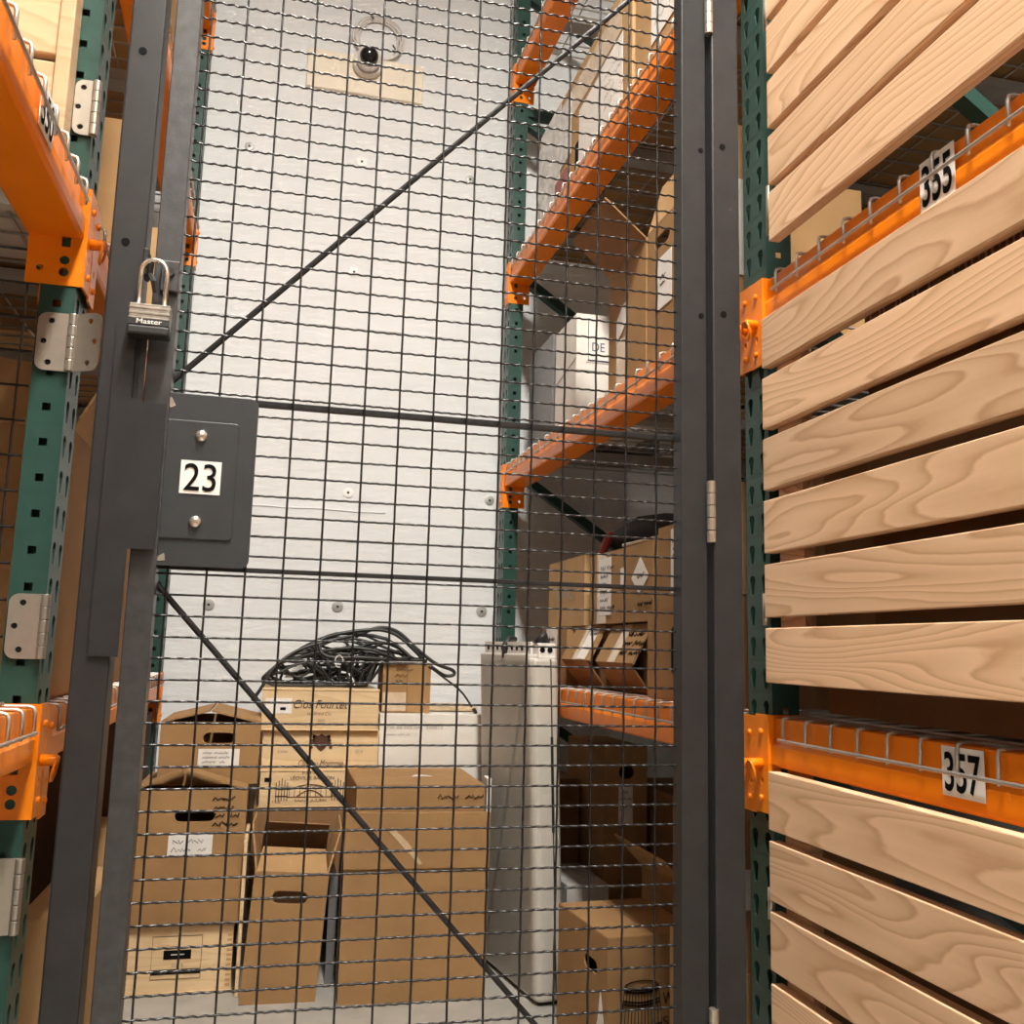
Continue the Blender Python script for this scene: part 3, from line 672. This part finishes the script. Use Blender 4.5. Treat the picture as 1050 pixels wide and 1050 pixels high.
# big brown cartons to the right
t, F, L, T = carton('cardboard_box', 'tall plain brown floor carton with torn front flap, below the carton with handwriting', (.204, 2.505, -.88), (.368, .36, .322), -3, 'card', 'flat')
g = G(); g.box(-.003, .370, -.009, -.003, .322, .462); fl = obj('standing_flap', g, 'card', t, T, bevel=.002)
g = G(); g.box(.374, .386, .08, .14, .33, .535); q = obj('foam_strip', g, 'foam', t, T, bevel=.002); q['label'] = 'white foam strip'
g = G(); g.prism([(.105, -.0105, .418), (.118, -.0105, .425), (.160, -.0105, .385), (.196, -.0105, .335), (.188, -.0105, .333), (.150, -.0105, .372)], (0, .001, 0)); obj('torn_tape', g, 'cardedge', t, T)
t, F, L, T = carton('cardboard_box', 'brown carton with black handwriting on its upper right front, below the white carton', (.228, 2.515, -.553), (.334, .345, .199), 0, 'card', 'flat')
scribble(.205, .158, .105, .026, 1, F, t, seed=5, r=.0013)
patch('torn_patch', .18, .20, .22, .215, T @ frame((0, .15, .2003), (1, 0, 0), (0, 1, 0)), 'paper', t, pts=[(.16, 0), (.2, .01), (.22, .0), (.205, .03), (.175, .035)])
t, F, L, T = carton('cardboard_box', 'plain brown carton right under the white carton', (.322, 2.91, -.88), (.33, .33, .482), 0, 'carddark')
t, F, L, T = carton('white_box', 'white carton with small grey print beside the wine crates', (.322, 2.90, -.397), (.338, .36, .197), 0, 'whitecard', 'flat')
text('Pot de 705 cm   350615', .020, .155, .17, .011, F, 'greyink', t); scribble(.022, .134, .07, .010, 1, F, t, m='greyink', seed=77, r=.0008)
g = G(); g.box(.45-.322, .645-.322, .12, .34, .2015, .214); o = obj('board_strip', g, 'lidwood', None, T, bevel=.002)
thing_tags(o, 'thin pale wooden board lying on the white carton beside the cabinet', 'board')
t, F, L, T = carton('cardboard_box', 'small taped brown carton standing on the white carton', (.330, 2.945, -.196), (.146, .14, .150), 0, 'card', 'flat')
patch('tape', .0, .004, .075, .060, F, 'tape', t); patch('tape', .072, .0, .076, .15, F, 'carddark', t); scribble(.036, .085, .030, .055, 3, F, t, seed=21, r=.001)
t, F, L, T = carton('plastic_tub', 'grey plastic wrapped tub in the gap beside the narrow carton', (.181, 2.66, -.88), (.019, .20, .27), 0, 'plastic', 'flat', cat='tub')
# beige cabinet
t = thing('beige_cabinet', 'tall narrow beige cabinet standing in front of the right rack', 'cabinet')
SH = Matrix.Identity(4); SH[0][2] = -.037; SH[0][3] = -.037*0+0.0; SH[0][1] = -.12*0
def cabm(g, name, m, par, **k):
    return obj(name, g, m, par, Matrix.Translation((.686, 2.40, -.88)) @ SH @ Matrix.Rotation(math.radians(8.5), 4, 'Z'), **k)
Rr = .022
def slab(x0, x1, y0, y1, z0, z1, r):
    g = G(); p = []
    for cx, cy, a0 in ((x1-r, y0+r, -90), (x1-r, y1-r, 0), (x0+r, y1-r, 90), (x0+r, y0+r, 180)):
        p += [(cx+r*math.cos(math.radians(a0+15*i)), cy+r*math.sin(math.radians(a0+15*i)), z0) for i in range(7)]
    g.prism(p, (0, 0, z1-z0)); return g
cabm(slab(0, .030, .02, .385, .012, .872, .008), 'side_panel', 'beige', t, bevel=.004)
cabm(slab(.0, .080, -.002, .385, .010, .862, .020), 'casing', 'beigelight', t, bevel=.008, smooth=False)
g = G(); g.box(.052, .055, -.0035, .006, .03, .86); cabm(g, 'groove', 'dark', t)
g = G(); g.box(.0495, .0565, -.0042, .002, .42, .66); cabm(g, 'slot', 'dark', t)
g = G(); g.box(.012, .072, .015, .37, -.0, .012); cabm(g, 'base', 'dark', t)
g = G(); g.box(.010, .016, .03, .37, .872, .905)
cabm(g, 'vent_strip', 'paper', t)
g = G(); g.box(.024, .074, .01, .37, .862, .902); v = cabm(g, 'top_grille', 'paper', t, bevel=.002)
for k in range(9):
    g = G(); g.disc((.0095, .05+.036*k, .888), (-1, 0, 0), .0075, .001, 12); cabm(g, 'vent_hole', 'black', t)
for k in range(2):
    g = G(); g.disc((.035+.022*k, .009, .884), (0, -1, 0), .0075, .001, 12); cabm(g, 'vent_hole', 'black', t)
g = G(); g.tube([(.004, .20, .86), (.004, .20, .895), (.02, .20, .915), (.045, .22, .912)], .008, 8); cabm(g, 'handle_strap', 'dark', t, smooth=True)
g = G(); g.tube([(.03, .03, .90), (.045, .02, .925), (.06, .04, .90)], .012, 8); cabm(g, 'handle_strap', 'dark', t, smooth=True)

# ---------------------------------------------------------------- right rack, floor level
t, F, L, T = carton('wine_carton', 'brown carton printed with a barrel at the lower right on the floor', (.728, 2.0, -.88), (.225, .29, .277), 4, 'card', 'side', lslots=[(.20, .20, .075, .028)])
g = G(); cx = .078
R = []
def barrel(z): return .040+.008*math.sin(PI*min(1, max(0, z/.17)))
for z in (.175, .168, .150, .143, .100, .093, .05, .043):
    g.tube([(cx-barrel(z)+2*barrel(z)*k/10, -.001, z-.006*math.sin(PI*k/10)) for k in range(11)], .0014, 4)
for k in range(13):
    u = -1+2*k/12; g.tube([(cx+u*barrel(z), -.001, z) for z in (.175, .15, .12, .09, .06, .03)], .0009, 4)
g.tube([(cx+.040*math.cos(a), -.001, .176+.012*math.sin(a)) for a in [2*PI*i/20 for i in range(20)]], .0012, 4, True)
obj('printed_barrel', g, 'black', t, T @ Matrix.Translation((0, -.0022, 0)))
text('W', .128, .135, .026, .025, F, 'black', t); text('ST', .128, .09, .036, .022, F, 'brownink', t)
patch('paper_tag', 0, 0, 0, 0, L, 'paper', t, pts=[(.215, .045), (.275, .03), (.278, .10), (.258, .165), (.245, .10)])
t, F, L, T = carton('cardboard_box', 'tall brown carton with hand hole and white label under the lowest right shelf', (.93, 2.60, -.88), (.128, .34, .615), 0, 'card', 'flat', slots=[(.066, .545, .046, .038)])
lab = patch('paper_label', .042, .40, .085, .505, F, 'paper', t); scribble(.046, .445, .03, .055, 3, F, lab, seed=31)
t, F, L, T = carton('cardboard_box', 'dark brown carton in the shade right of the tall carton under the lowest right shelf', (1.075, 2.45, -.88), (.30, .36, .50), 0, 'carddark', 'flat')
t, F, L, T = carton('cardboard_box', 'open brown carton with raised flap behind the barrel carton', (.975, 2.08, -.88), (.24, .34, .33), 0, 'card', 'open')
for lo in ((0, 0, .0, .34, -.75, .75), (.24, .0, .24, .34, .6, .9)):
    g = G(); g.holed([(0, 0), (.34, 0), (.33, .11), (.01, .11)], [], lambda u, v: (lo[0]+lo[4]*v, u, .33+lo[5]*v)); obj('flap', g, 'cardlight', t, T, solid=.004)
g = G(); g.holed([(0, 0), (.24, 0), (.23, .11), (.01, .11)], [], lambda u, v: (u, -v*.55, .33+.8*v)); obj('flap', g, 'cardlight', t, T, solid=.004)
t, F, L, T = carton('plastic_bin', 'clear wrapped grey bin behind the beige cabinet on the floor', (.80, 2.52, -.88), (.115, .26, .26), 0, 'wrap', 'flat', cat='bin')
t, F, L, T = carton('cardboard_box', 'dark carton deep behind the wrapped bin under the lowest right shelf', (.80, 2.80, -.88), (.12, .24, .50), 0, 'carddark', 'flat')

# ---------------------------------------------------------------- right rack, lowest shelf (z about -.09)
ZS = -.0885
def bulge(label, y0, y1, h, x, mtl='card', split=.07, seed=1):
    """carton lying on its side, its flaps pushed out to a ridge towards the aisle"""
    t = thing('cardboard_box', label, 'box'); d = .30
    g = G(); g.box(x+.03, x+d, y0, y1, ZS, ZS+h); obj('body', g, mtl, t)
    g = G(); g.hexa([(x+.03, y0, ZS+h), (x-.018, y0, ZS+split), (x-.018, y1, ZS+split), (x+.03, y1, ZS+h), (x+.034, y0, ZS+h), (x-.014, y0, ZS+split-.004), (x-.014, y1, ZS+split-.004), (x+.034, y1, ZS+h)]); obj('upper_flap', g, mtl, t)
    g = G(); g.hexa([(x+.028, y0+.012, ZS+.002), (x-.020, y0+.012, ZS+split), (x-.020, y1-.012, ZS+split), (x+.028, y1-.012, ZS+.002), (x+.032, y0+.012, ZS+.002), (x-.016, y0+.012, ZS+split), (x-.016, y1-.012, ZS+split), (x+.032, y1-.012, ZS+.002)]); obj('lower_flap', g, 'carddark', t)  # downward flap gets darker card, its shade put into the colour
    n = Vector((.048, 0, h-split)); fm = frame((x-.018, y1, ZS+split), (0, -1, 0), n); return t, fm, n.length
t, F, l = bulge('brown carton with bulging taped flaps and a white label beside the beige cabinet', 2.285, 2.525, .160, .79)
p = patch('paper_label', .135, .002, .205, l-.01, F, 'paper', t); scribble(.15, l-.035, .03, .02, 1, F, p, seed=41); patch('tape', .10, .0, .135, l, F, 'tape', t)
t, F, l = bulge('brown carton with bulging flaps, black writing and clear tape on the lowest shelf', 1.985, 2.235, .158, .79, split=.068)
patch('tape', .085, .0, .135, l, F, 'tape', t); scribble(.14, .015, .085, l-.03, 3, F, t, seed=43)
t, F, L, T = carton('cardboard_box', 'brown carton with a vertical hand hole on the lowest shelf', (.79, 1.62, ZS), (.34, .315, .185), 0, 'card', 'flat', lslots=())
g = G(); g.prism([(-.0036, .315-a, b) for a, b in [(v+.0, u) for u, v in slot_pts(.098, .142, .095, .022)]], (.001, 0, 0)); obj('hand_hole', g, 'black', t, T)
t, F, L, T = carton('cardboard_box', 'small brown carton with white tape behind the bulging cartons', (.80, 2.56, ZS), (.28, .25, .158), 0, 'card', 'flat')
patch('tape', .05, .06, .16, .157, L, 'paper', t); scribble(.06, .09, .08, .05, 2, L, t, seed=47)
for k, (yy, lab) in enumerate(((2.255, 'plain brown carton behind the left bulging carton, under the handwritten carton'), (1.95, 'plain brown carton behind the right bulging carton, under the diamond label carton'))):
    carton('cardboard_box', lab, (1.10, yy, ZS), (.30, .28, .17), 0, 'carddark', 'flat')
Z2 = ZS+.163
t, F, L, T = carton('cardboard_box', 'light brown carton with faint handwriting in the upper row of the lowest shelf', (.815, 2.455, Z2), (.32, .345, .193), 0, 'cardlight', 'flat')
text('nANO', .09, .075, .17, .045, L, 'greyink', t, shear=.1)
t, F, L, T = carton('cardboard_box', 'taped brown carton with a white diamond label in the upper row of the lowest shelf', (.805, 1.945, Z2), (.33, .43, .178), 0, 'card', 'flat')
patch('tape', .06, .0, .13, .178, L, 'tape', t)
p = patch('paper_label', .075, .02, .165, .165, L, 'paper', t); scribble(.085, .03, .06, .12, 6, L, p, seed=53, r=.0007)
p = patch('paper_label', 0, 0, 0, 0, L, 'paper', t, pts=[(.305, .10), (.352, .062), (.412, .10), (.36, .147)]); scribble(.335, .09, .05, .03, 1, L, p, seed=55)
patch('paper_label', .232, .085, .258, .13, L, 'paper', t); scribble(.345, .03, .05, .02, 1, L, t, seed=57)
t, F, L, T = carton('cardboard_box', 'tall brown carton with white strip label right of the diamond label carton', (.80, 1.60, Z2+.023), (.33, .30, .175), 0, 'card', 'side')
p = patch('paper_label', .07, .03, .16, .165, L, 'paper', t); scribble(.08, .10, .06, .05, 3, L, p, seed=59)
# loose things on the upper row
t = thing('black_bag', 'crumpled black bag lying on the diamond label carton', 'bag')
g = G(); rn = random.Random(5)
P = [(.86, 2.32, .30), (.90, 2.25, .315), (.93, 2.15, .305), (.97, 2.05, .29), (1.02, 1.95, .285)]
g.tube(P, [.02, .038, .045, .035, .015], 10); obj('bag_body', g, 'bag', t, smooth=True)
g = G(); g.tube([(.83, 2.36, .262), (.84, 2.34, .30), (.85, 2.33, .315)], [.011, .013, .009], 8); o = obj('red_cap', g, 'red', t, smooth=True); o['label'] = 'dull red cap end'
g = G(); g.tube([(.83, 2.20, .268), (.86, 1.95, .272)], .004, 6); o = obj('white_rod', g, 'paper'); thing_tags(o, 'thin white rod lying on the diamond label carton', 'rod')
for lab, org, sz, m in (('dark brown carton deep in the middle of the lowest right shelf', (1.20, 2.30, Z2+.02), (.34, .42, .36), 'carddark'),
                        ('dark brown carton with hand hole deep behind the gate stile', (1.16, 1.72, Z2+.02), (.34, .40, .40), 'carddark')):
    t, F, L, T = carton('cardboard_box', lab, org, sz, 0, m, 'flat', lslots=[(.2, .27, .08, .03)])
    if 'gate' in lab: patch('paper_label', .27, .19, .33, .26, L, 'paper', t)

# ---------------------------------------------------------------- right rack, middle shelf (z about .64)
ZM = .632+.0095
t, F, L, T = carton('white_box', 'white carton with a framed DE label on the middle right shelf', (.795, 2.50, ZM), (.25, .205, .335), 0, 'whitecard', 'flat')
p = patch('paper_label', .028, .19, .24, .325, F, 'paper', t)
g = G(); g.tube([(.034, -.0015, .196), (.232, -.0015, .196), (.232, -.0015, .318), (.034, -.0015, .318)], .0022, 4, True); obj('printed_border', g, 'navy', t, T @ Matrix.Translation((0, -.0026, 0)))
text('DE', .046, .224, .038, .026, F, 'navy', p)
g = G(); g.tube([(-.0006, .205-.0, .17), (-.0006, .0, .20)], .001, 4); g.tube([(0, -.0006, .165), (.25, -.0006, .165)], .0008, 4); obj('crease', g, 'greyink', t, T @ Matrix.Translation((-.0018, -.0018, 0)))
t, F, L, T = carton('cardboard_box', 'tall brown carton with open square flap on the middle right shelf', (.79, 1.957, ZM), (.34, .25, .328), 0, 'card', 'open')
p = patch('paper_label', 0, 0, 0, 0, L, 'paper', t, pts=[(.06, .13), (.10, .145), (.135, .17), (.135, .215), (.105, .215), (.06, .185)]); p2 = patch('tape', .06, .0, .12, .13, L, 'tape', t)
g = G(); g.holed([(0, 0), (.25, 0), (.248, .133), (.002, .133)], [], lambda u, v: (-.002-v*.767, .25-u, .328+v*.647)); obj('flap', g, 'carddark', t, T, solid=.004)  # darker card because the flap faces down: shade in the colour
t, F, L, T = carton('cardboard_box', 'tall brown carton with hand hole and white label on the middle right shelf', (.79, 1.62, ZM), (.34, .325, .328), 0, 'card', 'open', lslots=[(.085, .282, .085, .030)])
p = patch('paper_label', .06, .12, .14, .24, L, 'paper', t); scribble(.075, .17, .04, .03, 2, L, p, seed=61)
g = G(); g.holed([(0, 0), (.325, 0), (.31, .12), (.015, .12)], [], lambda u, v: (.0+v*.25, .325-u, .328+v*.97)); obj('flap', g, 'cardlight', t, T, solid=.004)
t, F, L, T = carton('plastic_tub', 'dark grey box added for shade at the back end of the middle right shelf', (.80, 2.76, ZM), (.36, .28, .36), 0, 'plastic', 'flat', cat='tub')  # added dark block standing in for shade behind the cartons
t, F, L, T = carton('cardboard_box', 'flat yellow banded parcel lying deep on the middle right shelf', (1.20, 2.35, ZM), (.30, .40, .05), 0, 'cardlight', 'flat')
# ---------------------------------------------------------------- right rack, upper shelf (z about 1.37)
ZU = 1.366+.0105
t, F, L, T = carton('wrapped_box', 'large taped carton wrapped in white plastic on the upper right shelf', (.775, 2.02, ZU+.006), (.46, .86, .33), 0, 'cardlight', 'flat')
patch('tape', .36, .21, .79, .30, L, 'tape', t); patch('plastic_wrap', .02, .0, .25, .335, L, 'wrap', t); patch('plastic_wrap', .0, .10, .36, .30, L, 'wrap', t, t=.0012)
patch('paper_label', .44, .02, .62, .19, L, 'paper', t)
p = patch('paper_label', .62, .012, .80, .20, L, 'paper', t); patch('red_print', .20, .02, .33, .075, L, 'red', t, t=.0016); scribble(.66, .05, .11, .12, 4, L, p, seed=71, r=.0009, m='greyink')
patch('black_patch', .405, .012, .435, .10, L, 'black', t)
t, F, L, T = carton('cardboard_box', 'brown carton with white label strip near the gate on the upper right shelf', (.775, 1.55, ZU+.006), (.46, .44, .33), 0, 'cardlight', 'flat')
p = patch('paper_label', .10, .03, .30, .25, L, 'paper', t); scribble(.12, .06, .14, .15, 5, L, p, seed=73, r=.0009, m='greyink')
t, F, L, T = carton('cardboard_box', 'big brown carton deep on the upper right shelf', (1.27, 1.75, ZU+.006), (.40, .80, .30), 0, 'card', 'flat')

g = G(); g.box(.785, 1.70, 1.50, 3.05, ZU, ZU+.005); o = obj('light_blocking_sheet', g, 'card'); thing_tags(o, 'flat cardboard sheet added on the upper right wire deck to block light', 'sheet')  # added to block light and deepen the shade on the wall behind
# ---------------------------------------------------------------- seen between the gate post and the right column
t, F, L, T = carton('cardboard_box', 'brown carton with a long white label behind the right gate post, on the middle shelf', (.776, 1.515, ZM), (.09, .09, .36), 0, 'cardlight', 'flat')
p = patch('paper_label', .012, .06, .034, .25, F, 'paper', t)
t, F, L, T = carton('cardboard_box', 'tall thin light carton edge behind the right gate post, on the lowest shelf', (.776, 1.515, ZS), (.30, .07, .195), 0, 'carddark', 'flat')
t, F, L, T = carton('cardboard_box', 'upper light carton behind the right gate post, standing on a darker one', (.776, 1.515, ZS+.199), (.30, .07, .20), 0, 'cardlight', 'flat')
t, F, L, T = carton('cardboard_box', 'brown carton with a white sticker on the floor behind the right gate post', (.776, 1.50, -.88), (.30, .28, .36), 0, 'card', 'flat')
t, F, L, T = carton('cardboard_box', 'brown carton with a small sticker stacked behind the right gate post', (.776, 1.505, -.519), (.30, .26, .245), 0, 'card', 'flat')
patch('sticker', .012, .10, .034, .165, F, 'paper', t)

# ---------------------------------------------------------------- behind the slatted doors
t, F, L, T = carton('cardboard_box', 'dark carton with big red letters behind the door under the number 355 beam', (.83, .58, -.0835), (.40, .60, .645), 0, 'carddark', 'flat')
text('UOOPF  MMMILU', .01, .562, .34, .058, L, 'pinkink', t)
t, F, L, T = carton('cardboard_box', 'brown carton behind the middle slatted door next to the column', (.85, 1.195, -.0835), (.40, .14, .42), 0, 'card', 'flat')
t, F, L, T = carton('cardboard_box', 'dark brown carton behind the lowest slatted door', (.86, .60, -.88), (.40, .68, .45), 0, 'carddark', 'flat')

# ---------------------------------------------------------------- left rack contents
ZLm = .644+.011; ZLl = -.098+.011
t, F, L, T = carton('cardboard_box', 'tall reddish brown carton with a torn open flap behind the left gate post', (-.76, 1.60, ZLl), (.425, .40, .42), 0, 'card', 'open')
g = G(); g.holed([(0, 0), (.40, 0), (.36, .14), (.02, .14)], [], lambda u, v: (.425+v*.35, u, .42+v*.8)); obj('flap', g, 'cardlight', t, T, solid=.004)
g = G(); g.holed([(0, 0), (.42, 0), (.42, .12), (.05, .15)], [], lambda u, v: (u, -.0+v*.3, .42+v*.9)); obj('flap', g, 'card', t, T, solid=.004)
carton('cardboard_box', 'brown carton deep behind the left gate post on the lowest left shelf', (-.76, 2.15, ZLl), (.415, .42, .33), 0, 'carddark', 'flat')
carton('cardboard_box', 'brown carton behind the wire partition, lower one', (-1.20, 1.53, ZLl), (.42, .5, .32), 0, 'card', 'flat')
carton('cardboard_box', 'brown carton behind the wire partition, upper one', (-1.20, 1.53, ZLl+.325), (.40, .5, .26), 0, 'carddark', 'flat')
carton('cardboard_box', 'brown carton on the middle left shelf just past the white flat carton', (-.72, 1.75, ZLm), (.385, .40, .30), 0, 'card', 'flat')
carton('cardboard_box', 'brown carton on the middle left shelf close to the rear column', (-.74, 2.45, ZLm), (.39, .42, .40), 0, 'cardlight', 'flat')
carton('cardboard_box', 'light brown carton on the upper left shelf near the gate', (-.76, 1.60, 1.3775), (.42, .52, .28), 0, 'cardlight', 'flat')
carton('cardboard_box', 'brown carton on the upper left shelf close to the rear column', (-.78, 2.30, 1.3775), (.42, .55, .34), 0, 'card', 'flat')
carton('cardboard_box', 'unseen flat carton added on the near upper left deck to block lamp light', (-.86, -.3, .6655), (.52, 1.65, .04), 0, 'card', 'flat')  # added out of view to keep lamp light off the bay below
carton('white_box', 'white flat carton on the middle left deck beside the gate column', (-.82, 1.50, ZLm), (.43, .22, .16), 0, 'whitecard', 'flat')
carton('cardboard_box', 'light brown carton on the floor under the lower left beam', (-.40, 1.83, -.88), (.10, .40, .403), 0, 'cardlight', 'flat')
carton('cardboard_box', 'tall pale carton standing on the floor seen between gate post and stile', (-.43, 2.46, -.88), (.095, .16, .44), 0, 'cardlight', 'flat')

carton('cardboard_box', 'big carton added deep in the left rack, dark brown for the shaded interior', (-1.0, 2.66, -.88), (.655, .38, .67), 0, 'cardshade', 'flat')  # added to fill the dark interior behind the left post

# ---------------------------------------------------------------- settle origins: every top-level object sits at its own base, floor at z = 0
bpy.context.view_layer.update()
for o in [q for q in bpy.data.objects if q.parent is None and q.type in ('MESH', 'EMPTY')]:
    fam = [o]+list(o.children_recursive); P = [v.co for q in fam if q.type == 'MESH' for v in q.data.vertices]
    lo = Vector([min(p[i] for p in P) for i in range(3)]); hi = Vector([max(p[i] for p in P) for i in range(3)])
    base = Vector(((lo.x+hi.x)/2, (lo.y+hi.y)/2, lo.z))
    for q in fam:
        if q.type == 'MESH': q.data.transform(Matrix.Translation(-base))
    o.location = base+Vector((0, 0, H))
